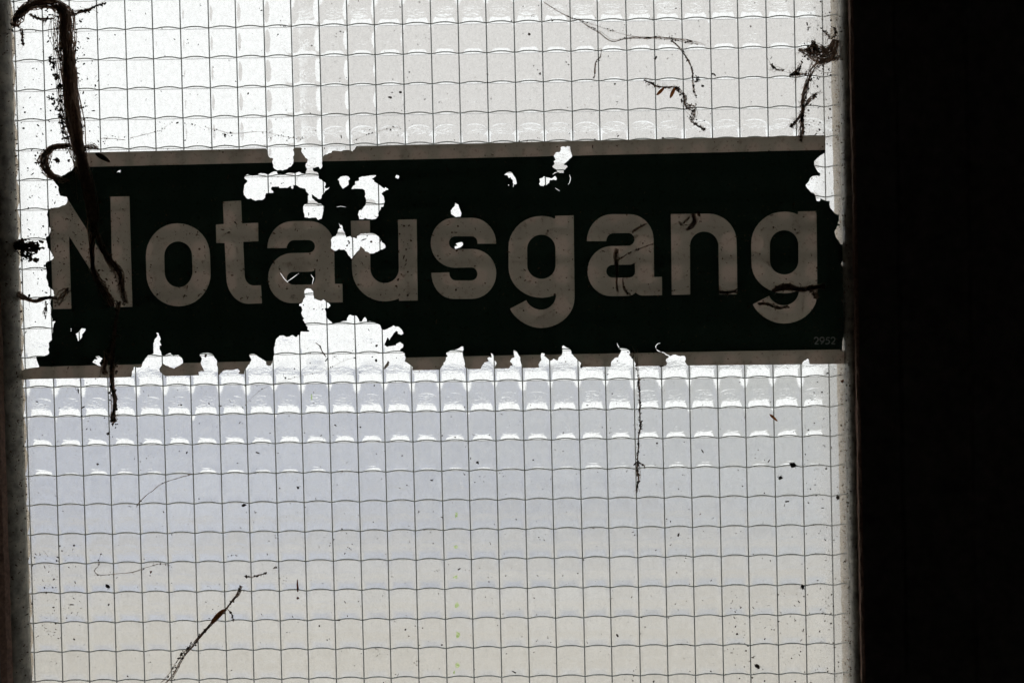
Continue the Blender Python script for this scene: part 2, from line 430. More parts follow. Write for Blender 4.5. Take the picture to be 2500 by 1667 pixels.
WY = 0.0031
zs = np.linspace(jz(J1)+0.001, jz(J0)-0.001, 260)
vj = np.cumsum(rng.normal(0, 1, len(zs))); vj = (vj-np.linspace(vj[0], vj[-1], len(zs)))
pv = np.stack([SH*zs+0.000004*vj, np.full(len(zs), 0.00028), zs], 1)
V, Fc = tube_arrays(pv, 0.00028, 8)
wv = obj('wire', V, Fc, M['wire'], smooth=True); wv_me = wv.data
bpy.data.objects.remove(wv)
xs = np.linspace((K0+0.06-14.5)*PW, (K1-0.06-14.5)*PW, 640)
kk = xs/PW+14.5
ph = np.stack([xs, -0.00028*np.cos(math.pi*kk)*0-0.00028, -0.00037*np.cos(2*math.pi*kk)-0.00006*np.cos(4*math.pi*kk)], 1)
V, Fc = tube_arrays(ph, 0.00026, 8)
wh = obj('wire', V, Fc, M['wire'], smooth=True); wh_me = wh.data
bpy.data.objects.remove(wh)
for k in range(0, 30):
    o = bpy.data.objects.new('wire', wv_me); C.objects.link(o); o.parent = pane
    o.location = ((k-14.5)*PW+rng.normal(0, 0.00008), WY, 0)
for j in range(-5, 27):
    o = bpy.data.objects.new('wire', wh_me); C.objects.link(o); o.parent = pane
    z = jz(j); o.location = (SH*z, WY, z+rng.normal(0, 0.00006))

# ---------------------------------------------------------------- the exit sticker
def Z(ox, oy, s, pts): return [(ox+x/s, oy+y/s) for x, y in pts]
S9 = 9.388; S3 = 3.3571
def path(ox, oy, items, dx=0, dy=0, n=9):
    """points, or ('e', corner, end): a quarter ellipse towards corner; zoom units"""
    out = []
    for it in items:
        if it[0] == 'e':
            p0 = np.array(out[-1]); cn = np.array(it[1], float); p1 = np.array(it[2], float); c = p0+p1-cn
            for i in range(1, n+1):
                th = math.pi/2*i/n
                q = c+(p0-c)*math.cos(th)+(p1-c)*math.sin(th); out.append((q[0], q[1]))
        else: out.append((float(it[0]), float(it[1])))
    return [(ox+(x+dx)/S3, oy+(y+dy)/S3) for x, y in out]
e = 'e'
a_out = [(1452,635),(e,(1452,413),(1660,413)),(1800,413),(e,(1998,413),(2000,620)),(2005,927),(2068,926),(2070,1078),(1905,1080),(e,(1875,1080),(1852,1055)),(e,(1830,1083),(1795,1083)),(1650,1085),(e,(1457,1083),(1457,880)),(e,(1457,675),(1655,674)),(1790,672),(e,(1842,672),(1842,620)),(e,(1842,569),(1790,569)),(1670,570),(e,(1612,570),(1612,635))]
a_in = [(1665,829),(1815,827),(1846,813),(1847,885),(e,(1846,932),(1800,932)),(1665,933),(e,(1612,933),(1612,880)),(e,(1612,829),(1665,829))]
g_out = [(1345,423),(1353,1095),(e,(1353,1345),(1078,1345)),(e,(890,1345),(823,1187)),(957,1117),(e,(985,1195),(1078,1195)),(e,(1200,1195),(1200,1072)),(e,(1150,1098),(1082,1098)),(e,(812,1098),(811,850)),(809,690),(e,(809,428),(1080,428)),(e,(1145,428),(1183,450)),(1195,447),(1192,427)]
g_in = [(963,700),(e,(963,582),(1080,582)),(e,(1194,582),(1195,695)),(1196,830),(e,(1196,943),(1082,943)),(e,(965,943),(964,830))]
LETTERS = [
 ('N', [path(0,400,[(402,285),(550,281),(920,868),(905,270),(1062,266),(1087,1172),(935,1176),(568,595),(587,1188),(437,1191)])]),
 ('o', [path(0,400,[(1196,760),(e,(1192,488),(1455,488)),(e,(1720,486),(1722,745)),(1728,890),(e,(1734,1168),(1466,1168)),(e,(1200,1170),(1199,900))]),
        path(0,400,[(1348,755),(e,(1347,637),(1460,637)),(e,(1573,636),(1574,750)),(1577,880),(e,(1578,1011),(1466,1012)),(e,(1350,1013),(1350,885))])]),
 ('t', [path(0,400,[(1827,310),(1977,303),(1985,489),(2117,484),(2120,635),(1994,641),(2008,920),(e,(2010,998),(2080,997)),(2140,995),(2148,1143),(2040,1147),(e,(1860,1150),(1855,930)),(1842,650),(1773,650),(1770,497),(1834,494)])]),
 ('a', [path(500,400,a_out,-939,57), path(500,400,a_in,-939,57)]),
 ('u', [path(500,400,[(1197,468),(1353,465),(1358,860),(e,(1360,977),(1475,977)),(e,(1592,977),(1590,860)),(1583,458),(1737,455),(1746,1120),(1592,1123),(1590,1103),(e,(1545,1128),(1475,1128)),(e,(1208,1128),(1206,860))])]),
 ('s', [path(1000,400,[(556,656),(556,645),(e,(556,595),(510,595)),(375,595),(e,(323,595),(323,647)),(e,(323,700),(375,700)),(515,698),(e,(710,698),(711,895)),(e,(711,1107),(510,1107)),(360,1108),(e,(178,1108),(178,893)),(326,889),(327,905),(e,(330,956),(380,956)),(505,956),(e,(556,956),(556,903)),(e,(556,850),(505,850)),(375,853),(e,(173,853),(173,650)),(e,(173,443),(365,443)),(510,443),(e,(710,443),(710,655))])]),
 ('g', [path(1000,400,g_out), path(1000,400,g_in)]),
 ('a', [path(1000,400,a_out), path(1000,400,a_in)]),
 ('n', [path(1500,400,[(462,412),(770,409),(e,(1001,409),(1002,640)),(1008,1070),(857,1071),(852,672),(e,(851,556),(735,556)),(e,(619,556),(619,672)),(622,1072),(470,1074)])]),
 ('g', [path(1000,400,g_out,1989.5,-36), path(1000,400,g_in,1989.5,-36)]),
]
def thick(pts, w):
    """a closed ribbon of half width w round a polyline (photo pixels)"""
    p = np.array(pts, float); t = np.gradient(p, axis=0); t /= np.linalg.norm(t, axis=1)[:, None]+1e-9
    nrm = np.stack([-t[:, 1], t[:, 0]], 1); ww = np.full(len(p), w) if np.isscalar(w) else np.array(w)
    return [tuple(q) for q in p+nrm*ww[:, None]] + [tuple(q) for q in (p-nrm*ww[:, None])[::-1]]
def arcpts(c, r, a0, a1, n=12): return [(c[0]+r*math.cos(math.radians(a0+(a1-a0)*i/n)), c[1]+r*math.sin(math.radians(a0+(a1-a0)*i/n))) for i in range(n+1)]
D = lambda pts: thick(Z(1900, 790, S9, pts), 1.5)
DIGITS = [[D([(822,350),(840,322),(868,312),(898,322),(914,352),(905,388),(870,428),(836,464)]), D([(834,464),(922,464)])],
          [thick(Z(1900,790,S9,arcpts((1004,362),48,0,350,22)),1.5), D([(1049,380),(1020,425),(980,466)])],
          [D([(1176,322),(1112,322)]), D([(1112,320),(1098,378),(1135,372),(1165,388),(1174,420),(1155,450),(1120,464),(1078,458)])],
          [D([(1208,348),(1224,320),(1254,310),(1284,322),(1298,352),(1288,388),(1254,428),(1218,464)]), D([(1216,462),(1304,462)])]]

OUT_TOP = [(200,373.1),(900,356.8),(1400,345.0),(2015,330.7)]
OUT_RIGHT = [(2015,340),(2014.5,373),(2002,380.5),(1993,389),(1988,394),(1988,404),(1992.7,413.5),(1997,420),(2003,424),(2001,430.5),(1991,429.5),(1984,430.5),(1978,435),(1975.6,441),(1966.6,453),(1979,469),(1987,472.6),(1990.5,477),(1993.7,490.7),(2000,492),(2003,488),(2003,484),(2016,490.7),(2025.7,491),(2025,501),(2028,509.6),(2039.5,522),(2048,525.6),(2048,539),(2045,545),(2051,550),(2044,552),(2041.7,558.6),(2037,566),(2040.6,579),(2047,587),(2052,596),(2060,597),(2061,602),(2062,622),(2057.6,636),(2053,646),(2058,655),(2062,668),(2060,688),(2056,696),(2060,706),(2064,719),(2057.6,744),(2060,754),(2064,766),(2066,783),(2064,800),(2063.5,812),(2064,820),(2058.7,823),(2056,837),(2055.5,853),(2056.6,856),(2061,856),(2062,888)]
OUT_BOT = [(1685,892),(1345,896.8),(1007,903.8),(536,914.7),(402,918),(259,922),(95,924.7),(45,927)]
OUT_LEFT = [(42,922),(55,904),(64,899.8),(96,895.6),(91.7,883),(88.5,870.5),(104.5,870.5),(116,866.3),(120.4,862),(118,853.4),(120.4,847),(119.3,836.3),(128.4,828),(127,817),(129.4,811),(129.4,801),(132,790.5),(136,784.7),(128,785),(127,773.5),(123.6,768),(125.7,759.7),(127,751),(122.5,742.6),(123.6,735),(129,727.7),(133,720),(128,707),(120.4,701.7),(118,693),(113,677),(114.5,666.5),(113,656),(110,648.4),(113,641),(115,639),(127,634.6),(131.5,630),(130.5,626),(123,612),(116.6,605),(115.6,594),(112.4,586),(112.4,579),(116.6,577),(121,573),(124,561),(123,556),(118,554),(118,534.6),(115,525),(118,513),(125,508),(142,507),(152,502),(159,501),(164.6,492.3),(165,486),(163.5,481),(148,478.5),(143,465.7),(143,457),(134.7,446.5),(130.5,436),(143,432.7),(150,430.5),(158,427),(164.6,422),(175,417),(180.5,408),(181.6,399.6),(186,390),(196,380)]
STRIP_TOP = [(140,409.7),(213.6,408),(1200,385.3),(2030,366.3)]              # lower edge of the upper white band
STRIP_BOT = [(20,896.6),(329,889.2),(570,882.8),(1060,871),(1310,865.8),(1900,855),(2090,852.2)]   # upper edge of the lower one

H = []
h1 = Z(570,340,S9,[(730,150),(730,200),(740,230),(780,250),(800,390),(840,430),(880,430),(915,455),(890,510),(915,590),(910,640),(940,680),(980,700),(1000,715),(1060,705),(1130,720),(1220,690),(1330,620),(1370,560),(1380,480),(1365,410),(1405,350),(1365,250),(1395,200),(1440,190),(1540,190),(1570,215),(1555,280),(1600,350),(1650,430),(1700,465),(1690,535),(1655,570),(1650,620),(1690,690),(1665,740),(1655,790),(1560,790),(1540,765),(1500,750),(1450,770),(1410,785),(1280,770),(1220,785),(1130,820),(1010,795),(990,745),(960,740),(860,775),(800,820),(750,800),(690,785),(600,785),(555,830),(440,840),(360,815),(320,805),(265,840),(250,890),(325,965),(245,1065),(240,1130),(230,1200),(240,1280),(290,1340),(350,1370),(400,1355),(440,1385),(500,1410),(560,1395),(680,1385),(730,1330),(745,1240),(820,1230),(910,1235),(915,1215),(860,1140),(880,1095),(1030,1080),(1055,1120),(1230,1120),(1280,1085),(1325,1075),(1320,1120),(1365,1140),(1375,1080),(1370,1050),(1440,1055),(1500,1095),(1560,1115),(1600,1130),(1640,1130),(1690,1225),(1730,1270),(1705,1300),(1710,1400),(1710,1460),(1640,1490),(1597,1530)])
h1 += [(740,510),(741,517),(744,525),(743.7,531),(757.7,532.6),(769.6,531),(777,537),(785.4,534),(789.5,516),(792,503)]
h1 += Z(570,340,S9,[(2060,1530),(2020,1490),(1940,1470),(1800,1345),(1800,1300),(1790,1265),(1850,1300),(1940,1370),(1990,1375),(2020,1350),(2030,1280),(2080,1240),(2100,1190),(2150,1160),(2210,1100),(2150,1130),(2110,1130),(2090,1100),(2115,1050),(2115,1010),(2040,960),(2020,930),(1950,890),(1950,800),(1920,760),(1850,745),(1820,710),(1820,655),(1850,660),(1930,630),(1960,640),(1985,690),(2035,640),(2040,600),(2025,565),(2040,500),(2055,400),(2090,360),(2150,350),(2190,320),(2250,310),(2260,270),(2340,265)])
h1 += [(832,370),(842,367),(853,367),(861,370.5),(865,366),(869.6,358),(869.6,350)]
H.append(h1)
H.append(Z(780,400,S9,[(415,370),(480,300),(600,275),(660,290),(700,350),(665,390),(670,480),(620,520),(540,575),(460,460),(445,380)]))
H.append(Z(780,400,S9,[(725,590),(770,510),(825,480),(825,400),(905,385),(900,325),(980,290),(1020,295),(1180,265),(1280,260),(1300,280),(1200,355),(1250,380),(1255,415),(1380,490),(1440,540),(1490,570),(1510,535),(1585,595),(1470,635),(1425,675),(1440,715),(1480,770),(1495,880),(1465,985),(1415,990),(1400,1055),(1340,1140),(1355,1190),(1290,1260),(1200,1280),(1130,1270),(1045,1240),(1010,1270),(915,1275),(900,1200),(880,1165),(900,1090),(1000,1020),(1050,950),(1075,850),(1035,755),(1055,700),(1040,610),(980,575),(930,575),(820,570)]))
H.append(Z(780,400,S9,[(1770,240),(1830,300),(1805,350),(1740,320)]))
H.append(Z(780,530,S9,[(445,130),(465,180),(515,190),(560,330),(620,470),(710,435),(720,465),(770,465),(860,490),(860,440),(940,385),(1080,370),(1180,360),(1270,385),(1360,455),(1415,530),(1430,575),(1490,620),(1515,680),(1500,715),(1415,745),(1240,835),(1160,840),(1100,795),(1040,780),(1035,740),(940,670),(925,740),(895,785),(870,780),(790,880),(735,955),(660,870),(620,790),(570,745),(480,750),(455,730),(400,765),(330,770),(260,710),(275,620),(260,520),(300,465),(385,425),(420,330),(470,220)]))
h6 = Z(580,690,S9,[(1570,140),(1530,185),(1530,270),(1560,325),(1505,390),(1495,440),(1465,480),(1420,485),(1410,530),(1460,545),(1485,625),(1460,690),(1480,750),(1530,825),(1495,850),(1540,920),(1610,1025),(1600,1070),(1650,1120),(1450,1120),(1430,1215),(1385,1195),(1365,1240),(1325,1245),(1260,1200),(1160,1240),(1120,1245),(1050,1205),(960,1215),(880,1300),(855,1400),(860,1420),(830,1500)])
h6 += Z(570,780,S9,[(925,640),(930,760),(940,800),(890,960),(865,1045),(820,1060),(765,1045),(745,960),(620,880),(500,800),(390,780),(360,805),(410,910),(370,1025),(345,1030),(300,1110),(265,1125),(245,1250),(245,1420)])
h6 += [(1007,935)]
h6 += Z(780,750,S9,[(2130,1440),(2115,1340),(2050,1300),(1955,1245),(1970,1170),(1955,1060),(1845,980),(1920,900),(1920,850),(1850,795),(1765,835),(1750,875),(1600,890),(1550,910),(1490,860),(1500,820),(1560,690),(1605,755),(1635,690),(1755,540),(1805,570),(1790,600),(1870,635),(1925,600),(1900,540),(1860,490),(1790,440),(1745,450),(1695,415),(1640,455),(1600,470),(1560,495),(1480,525),(1420,490),(1380,400),(1280,350),(1180,325),(1085,325),(1085,290),(1040,225),(985,290),(980,320),(915,335),(910,290),(855,200),(820,190),(760,195),(710,170),(670,185),(640,240),(630,310),(560,315),(320,375),(215,290),(150,200),(150,120),(120,20)])
h6 += Z(580,690,S9,[(2000,590),(2090,575),(2130,530),(2110,490),(2040,440),(1975,385),(1910,420),(1760,375),(1735,200),(1680,140),(1620,130)])
H.append(h6)
H.append(Z(300,780,S9,[(790,300),(765,310),(795,350),(780,400),(720,480),(700,540),(705,640),(710,760),(680,790),(570,820),(500,920),(450,1000),(440,1060),(405,1100),(330,1105),(290,1080),(250,1090),(245,1150),(205,1200),(200,1320),(200,1420),(1000,1420),(980,1295),(850,1195),(835,1130),(910,1010),(1010,1060),(1180,1130),(1200,1100),(1300,1050),(1375,1000),(1380,960),(1355,880),(1270,810),(1165,830),(1090,765),(1000,800),(930,830),(885,800),(880,750),(840,670),(840,600),(895,590),(845,510),(850,480),(870,450),(825,350),(825,315)]))
H.append(Z(300,780,S9,[(1760,830),(1780,780),(1850,765),(1980,770),(2050,790),(2130,900),(2160,950),(2150,1030),(2200,1130),(2180,1270),(2180,1400),(1740,1400),(1750,1280),(1730,1200),(1790,1180),(1870,1185),(1810,1060),(1785,990),(1810,890),(1790,850)]))
H.append(Z(0,800,S3,[(1800,385),(1835,350),(1900,345),(1950,335),(1968,355),(1955,378),(2005,380),(2005,405),(1800,405)]))
H.append(Z(1060,820,S9,[(630,240),(590,265),(520,305),(400,325),(285,380),(275,410),(310,460),(265,500),(275,540),(210,620),(220,655),(150,730),(130,780),(130,880),(780,880),(770,740),(715,730),(695,690),(705,640),(690,580),(650,400),(665,330),(670,245)]))
H.append(Z(1060,820,S9,[(1300,390),(1310,440),(1320,490),(1260,485),(1215,510),(1250,575),(1150,610),(1100,680),(1070,750),(1070,880),(1410,880),(1395,700),(1430,620),(1370,540),(1375,490),(1345,420)]))
H.append(Z(1060,820,S9,[(1820,315),(1830,400),(1840,490),(1780,510),(1735,580),(1780,620),(1800,675),(1740,690),(1710,740),(1710,880),(2040,880),(2030,680),(1990,630),(1970,560),(1975,490),(1930,430),(1880,350)]))
H.append(Z(1290,820,S9,[(300,390),(285,450),(300,550),(230,650),(245,725),(245,880),(1170,880),(1190,710),(1205,620),(1180,600),(1130,550),(985,410),(970,320),(880,270),(800,215),(775,240),(780,340),(765,440),(690,500),(670,560),(575,520),(545,555),(500,570),(430,510),(355,455),(380,410),(340,395)]))
H.append(Z(1480,800,S9,[(360,455),(300,475),(345,540),(270,685),(200,690),(115,780),(105,890),(105,1040),(690,1040),(680,840),(640,760),(520,615),(545,580),(530,530),(450,470)]))
H.append(Z(1480,800,S9,[(1560,615),(1440,650),(1365,730),(1400,820),(1360,880),(1360,1040),(1880,1040),(1860,860),(1800,780),(1825,720),(1800,650),(1750,640),(1700,650),(1620,630)]))
H.append(Z(1900,790,S9,[(660,805),(640,830),(590,850),(550,890),(545,1040),(730,1040),(715,900),(690,810)]))
H.append(Z(1180,340,S9,[(1780,180),(1830,165),(1895,190),(1920,160),(1990,165),(2000,250),(2035,395),(1900,530),(1840,590),(1910,600),(1930,635),(1840,720),(1840,775),(1760,775),(1690,740),(1680,705),(1610,660),(1580,630),(1635,570),(1615,510),(1655,470),(1615,390),(1660,310),(1760,290),(1780,230),(1770,200)]))
H.append(Z(1180,340,S9,[(475,820),(540,765),(635,755),(700,840),(750,930),(765,1020),(740,1040),(690,1030),(680,960),(630,875),(585,890),(565,870),(570,845),(530,825)]))
H.append(Z(1180,340,S9,[(1285,910),(1350,890),(1385,855),(1470,880),(1550,900),(1650,845),(1685,900),(1670,945),(1530,935),(1510,1000),(1440,1055),(1390,1050),(1380,1080),(1310,1070),(1275,1025),(1300,990)]))
H.append(Z(1000,400,S3,[(373,320),(400,335),(405,355),(408,365),(423,400),(420,432),(380,437),(343,415),(336,385),(370,345)]))
H.append(Z(1000,400,S3,[(372,697),(370,675),(392,670),(375,655),(405,645),(430,642),(440,660),(420,682),(390,695)]))
H.append(Z(90,340,S9,[(1835,770),(1860,730),(1925,705),(1915,770),(1880,750)]))
H.append(Z(80,780,S9,[(1210,205),(1210,240),(1130,340),(1135,390),(1080,480),(1035,490),(1030,440),(985,330),(1040,300),(1060,260),(1090,250),(1120,200)]))
H.append(Z(80,780,S9,[(1440,850),(1520,830),(1600,900),(1570,925),(1530,1000),(1560,1075),(1500,1055),(1370,980),(1420,910),(1490,905)]))
HAIR = [thick(Z(1480,800,S9,[(250,350),(265,400),(305,478)]),[.3,.8,.9]),
        thick(Z(1480,800,S9,[(1240,350),(1180,365),(1135,420),(1140,480),(1190,530),(1240,550),(1330,575),(1370,615),(1450,645)]),[.3,.7,.9,.8,.9,.7,.8,1.1,1.2]),
        thick(Z(1180,340,S9,[(1590,812),(1640,772),(1705,752)]),[.4,.8,.9]),
        thick(Z(1180,340,S9,[(1975,815),(2000,900),(1980,990),(1945,1040)]),[.3,.8,.6,.3]),
        thick(Z(1180,340,S9,[(1645,1120),(1700,1155),(1750,1190)]),[.3,.6,.3]),
        thick(Z(1180,340,S9,[(695,1035),(690,1070),(680,1100)]),[.8,.6,.3]),
        thick(Z(500,400,S3,[(620,895),(650,940),(680,972)]),[.5,.8,.6]),
        thick(Z(500,400,S3,[(672,968),(720,935),(770,898)]),[.5,.9,.5]),
        thick(Z(500,400,S3,[(870,908),(892,938),(880,988)]),[.4,1.0,.4]),
        thick(Z(780,400,S9,[(390,992),(490,975),(600,995)]),[.3,.5,.3]),
        thick(Z(0,560,S9,[(2070,920),(2110,965),(2150,1010)]),[.4,.6,.3])]
for c in ((1241.8,452.4,1.2),(173.7,802.9,1.3),(173.7,807.2,1.1),(2056,735,1.4),(2060,662,1.2)):
    HAIR.append(arcpts(c[:2], c[2], 0, 320, 8))

def rough_edge(poly, amp, step=3.0, seed=0, closed=True):
    r = np.random.default_rng(seed); out = []
    n = len(poly)
    for i in range(n if closed else n-1):
        a = np.array(poly[i]); b = np.array(poly[(i+1) % n]); L = np.linalg.norm(b-a)
        m = max(1, int(L/step)); out.append(tuple(a))
        nv = np.array([-(b-a)[1], (b-a)[0]])/(L+1e-9)
        for q in range(1, m):
            p = a+(b-a)*q/m + nv*np.clip(r.normal(0, amp), -1.6, 1.6); out.append(tuple(p))
    if not closed: out.append(tuple(poly[-1]))
    return out
HOLES = [rough_edge(h, 0.5, 3.0, i) for i, h in enumerate(H)] + HAIR
OUTLINE = OUT_TOP + rough_edge(OUT_RIGHT, 0.5, 4, 91, False) + OUT_BOT + rough_edge(OUT_LEFT, 0.5, 4, 92, False)
BAND_T = [(100,300),(2100,300)] + STRIP_TOP[::-1]
BAND_B = STRIP_BOT + [(2090,980),(20,980)]

polys = [OUTLINE] + HOLES + [BAND_T, BAND_B] + [r for _, rs in LETTERS for r in rs] + [d for ds in DIGITS for d in ds]
cv, ce = [], []
for p in polys:
    o0 = len(cv); n = len(p); cv += [Vector((float(x), float(y))) for x, y in p]
    ce += [(o0+i, o0+(i+1) % n) for i in range(n)]
res = delaunay_2d_cdt(cv, ce, [], 0, 1e-4)
TV = np.array([tuple(v) for v in res[0]]); TF = np.array([f for f in res[2]])
cen = TV[TF].mean(1)
def inside(poly, pts):
    p = np.array(poly, float); q = np.roll(p, -1, 0); x, y = pts[:, 0], pts[:, 1]
    c = np.zeros(len(pts), bool)
    for (x0, y0), (x1, y1) in zip(p, q):
        if y0 == y1: continue
        m = (y0 > y) != (y1 > y)
        c ^= m & (x < (x1-x0)*(y-y0)/(y1-y0)+x0)
    return c
on = inside(OUTLINE, cen)
for h in HOLES: on &= ~inside(h, cen)
ar = np.abs(np.cross(TV[TF[:, 1]]-TV[TF[:, 0]], TV[TF[:, 2]]-TV[TF[:, 0]]))
on &= ar > 1e-7
cls = np.full(len(TF), -1); cls[on] = 0
cls[on & inside(BAND_T, cen)] = 1
cls[on & inside(BAND_B, cen)] = 2
for i, (ch, rs) in enumerate(LETTERS):
    m = on & inside(rs[0], cen)
    for r in rs[1:]: m &= ~inside(r, cen)
    cls[m] = 10+i
for i, ds in enumerate(DIGITS):
    m = np.zeros(len(TF), bool)
    for d in ds: m |= inside(d, cen)
    cls[on & m] = 30+i
SY0, SY1 = -0.00005, -0.00022           # vinyl lies on the room side of the glass
def slab(tris, y0, y1):
    ids = np.unique(tris); mp = -np.ones(len(TV), int); mp[ids] = np.arange(len(ids)); t = mp[tris]
    a = Pn(TV[ids], y0); b = a.copy(); b[:, 1] = y1; n = len(ids)
    Fc = [tuple(f) for f in t] + [tuple(f[::-1]+n) for f in t]
    cnt = {}
    for f in t:
        for i in range(3):
            k = (f[i], f[(i+1) % 3]); cnt[k] = cnt.get(k, 0)+1
    for (p, q) in cnt:
        if (q, p) not in cnt: Fc.append((q, p, p+n, q+n))
    return np.vstack([a, b]), Fc
st = empty('exit_sticker', tuple(P(1050, 905, 0)))
tag(st, 'torn dark green sticker reading Notausgang between two white bands', 'sticker')
SINV = Matrix.Translation(st.location).inverted()
def spart(name, code, mat):
    tr = TF[cls == code]
    if not len(tr): return
    V, Fc = slab(tr, SY0, SY1)
    o = obj(name, V, Fc, mat); o.parent = st; o.matrix_parent_inverse = SINV
spart('green_field', 0, M['ink'])
def islands(tr):
    par = {}
    def find(a):
        while par.setdefault(a, a) != a: par[a] = par[par[a]]; a = par[a]
        return a
    for f in tr:
        a, b, c = map(int, f); par[find(a)] = find(b); par[find(b)] = find(c)
    g = {}
    for f in tr: g.setdefault(find(int(f[0])), []).append(f)
    return [np.array(x) for x in g.values()]
for code in (1, 2):                       # the tears cut each white band into several lengths
    for tr in islands(TF[cls == code]):
        if np.abs(np.cross(TV[tr[:, 1]]-TV[tr[:, 0]], TV[tr[:, 2]]-TV[tr[:, 0]])).sum() < 30: continue
        o = obj('white_band', *slab(tr, SY0, SY1), M['film']); o.parent = st; o.matrix_parent_inverse = SINV
for i in range(len(LETTERS)): spart('letter', 10+i, M['film'])
for i in range(len(DIGITS)): spart('digit', 30+i, M['digit'])

def flake(name, pts, label, mat, group=None, y0=-0.00005, y1=-0.00022, cat='flake'):
    a = Pn(pts, y0); b = a.copy(); b[:, 1] = y1; n = len(a)
    Fc = [tuple(range(n)), tuple(range(2*n-1, n-1, -1))] + [(i, (i+1) % n+0, (i+1) % n+n, i+n) for i in range(n)]
    return tag(obj(name, np.vstack([a, b]), Fc, mat), label, cat, group)
flake('sticker_flake', Z(780,750,S9,[(1470,1410),(1500,1330),(1535,1290),(1570,1220),(1610,1270),(1580,1295),(1600,1315),(1550,1370),(1500,1420)]), 'brown flake of sticker left in the big bottom tear, right of the others', M['film'])
flake('sticker_flake', Z(780,750,S9,[(120,1235),(190,1145),(205,1155),(150,1240)]), 'thin dark splinter of sticker left in the middle of the big bottom tear', M['ink'])
flake('sticker_flake', Z(780,530,S9,[(935,552),(1000,505),(1090,490),(1060,512),(990,540)]), 'small dark splinter inside the white hole at the letter u', M['ink'])

# ---------------------------------------------------------------- webs and dirt
class Soup:
    def __init__(s): s.V = []; s.F = []
    def add(s, V, Fc):
        o = len(s.V); s.V += [tuple(v) for v in V]; s.F += [tuple(i+o for i in f) for f in Fc]
    def chip(s, x, y, size, depth, ang=None, asp=None, r=random):
        """a crumb: flat irregular lump, size and place in photo pixels, depth = mm into the room"""
        ang = r.uniform(0, math.pi) if ang is None else ang
        asp = r.uniform(1, 2.2) if asp is None else asp
        n = 6; c = P(x, y, -depth/1000); sc = size*PXM
        ring = []
        for i in range(n):
            th = 2*math.pi*i/n; rr = sc*r.uniform(0.6, 1.15)*1.15
            dx, dz = rr*math.cos(th)*math.sqrt(asp), rr*math.sin(th)/math.sqrt(asp)
            ring.append((c[0]+dx*math.cos(ang)-dz*math.sin(ang), c[1]+r.uniform(-.25, .25)*sc, c[2]+dx*math.sin(ang)+dz*math.cos(ang)))
        V = ring + [(c[0], c[1]-0.5*sc, c[2]), (c[0], c[1]+0.5*sc, c[2])]
        Fc = [(i, (i+1) % n, 6) for i in range(n)] + [((i+1) % n, i, 7) for i in range(n)]
        s.add(V, Fc)
    def fibre(s, pts, depth, r_px, sides=4):
        """pts photo pixels; depth list mm into the room"""
        pts = np.asarray(pts, float); n = len(pts)
        d = np.full(n, depth) if np.isscalar(depth) else np.asarray(depth)
        w = np.array([P(p[0], p[1], -dd/1000) for p, dd in zip(pts, d)])
        rr = np.full(n, r_px*PXM) if np.isscalar(r_px) else np.asarray(r_px)*PXM
        s.add(*tube_arrays(w, rr, sides))
    def build(s, name, mat, parent=None, smooth=True):
        return obj(name, s.V, s.F, mat, parent, smooth)

def spline(pts, n):
    p = np.array(pts, float); m = len(p)
    t = np.linspace(0, m-1, n); i = np.clip(t.astype(int), 0, m-2); f = (t-i)[:, None]
    p0 = p[np.clip(i-1, 0, m-1)]; p1 = p[i]; p2 = p[i+1]; p3 = p[np.clip(i+2, 0, m-1)]
    return 0.5*((2*p1)+(-p0+p2)*f+(2*p0-5*p1+4*p2-p3)*f**2+(-p0+3*p1-3*p2+p3)*f**3)
def wander(n, r, k=4):
    w = np.zeros(n); t = np.linspace(0, 1, n)
    for q in range(1, k+1): w += r.normal()/q*np.sin(2*math.pi*q*t*r.uniform(.6, 1.4)+r.uniform(0, 6.3))
    return w
def bundle(s, pts, nf, r_px, depth, seed, step=5.0, stray=0.06, wsc=1.0):
    """pts: (x, y, half width) centre line; nf loose fibres fill it"""
    r = np.random.default_rng(seed)
    p = np.array(pts, float); L = np.sum(np.hypot(*np.diff(p[:, :2], axis=0).T)); n = max(6, int(L/step))
    q = spline(p, n); tg = np.gradient(q[:, :2], axis=0); tg /= np.linalg.norm(tg, axis=1)[:, None]+1e-9
    nr = np.stack([-tg[:, 1], tg[:, 0]], 1)
    for i in range(nf):
        a, b = sorted(r.uniform(-0.15, 1.15, 2))
        if b-a < 0.35: a, b = max(0, a-.25), min(1, b+.25)
        i0, i1 = max(0, int(a*n)), min(n, int(b*n))
        if i1-i0 < 4: continue
        off = r.uniform(-1, 1) + 0.35*wander(n, r); dd = r.uniform(-1, 1)+0.3*wander(n, r)
        if r.uniform() < stray: off = off*1.6
        hw = q[:, 2]*wsc
        c = q[:, :2] + nr*(off*hw)[:, None]*0.9 + r.normal(0, 0.35, (n, 2))
        dep = np.maximum(0.35, depth + dd*hw*PXM*1000*0.7)
        s.fibre(c[i0:i1], dep[i0:i1], r_px*r.uniform(0.6, 1.5))
def crumbs(s, pts, nc, size, depth, seed, spread=1.2):
    r = np.random.default_rng(seed); rr = random.Random(seed)
    p = np.array(pts, float); q = spline(p, 200)
    for i in range(nc):
        c = q[r.integers(0, 200)]
        s.chip(c[0]+r.normal(0, .5)*c[2]*spread, c[1]+r.normal(0, .5)*c[2]*spread, size*abs(r.normal(1, .45))+0.5, max(0.3, depth+r.normal(0, .4)), r=rr)
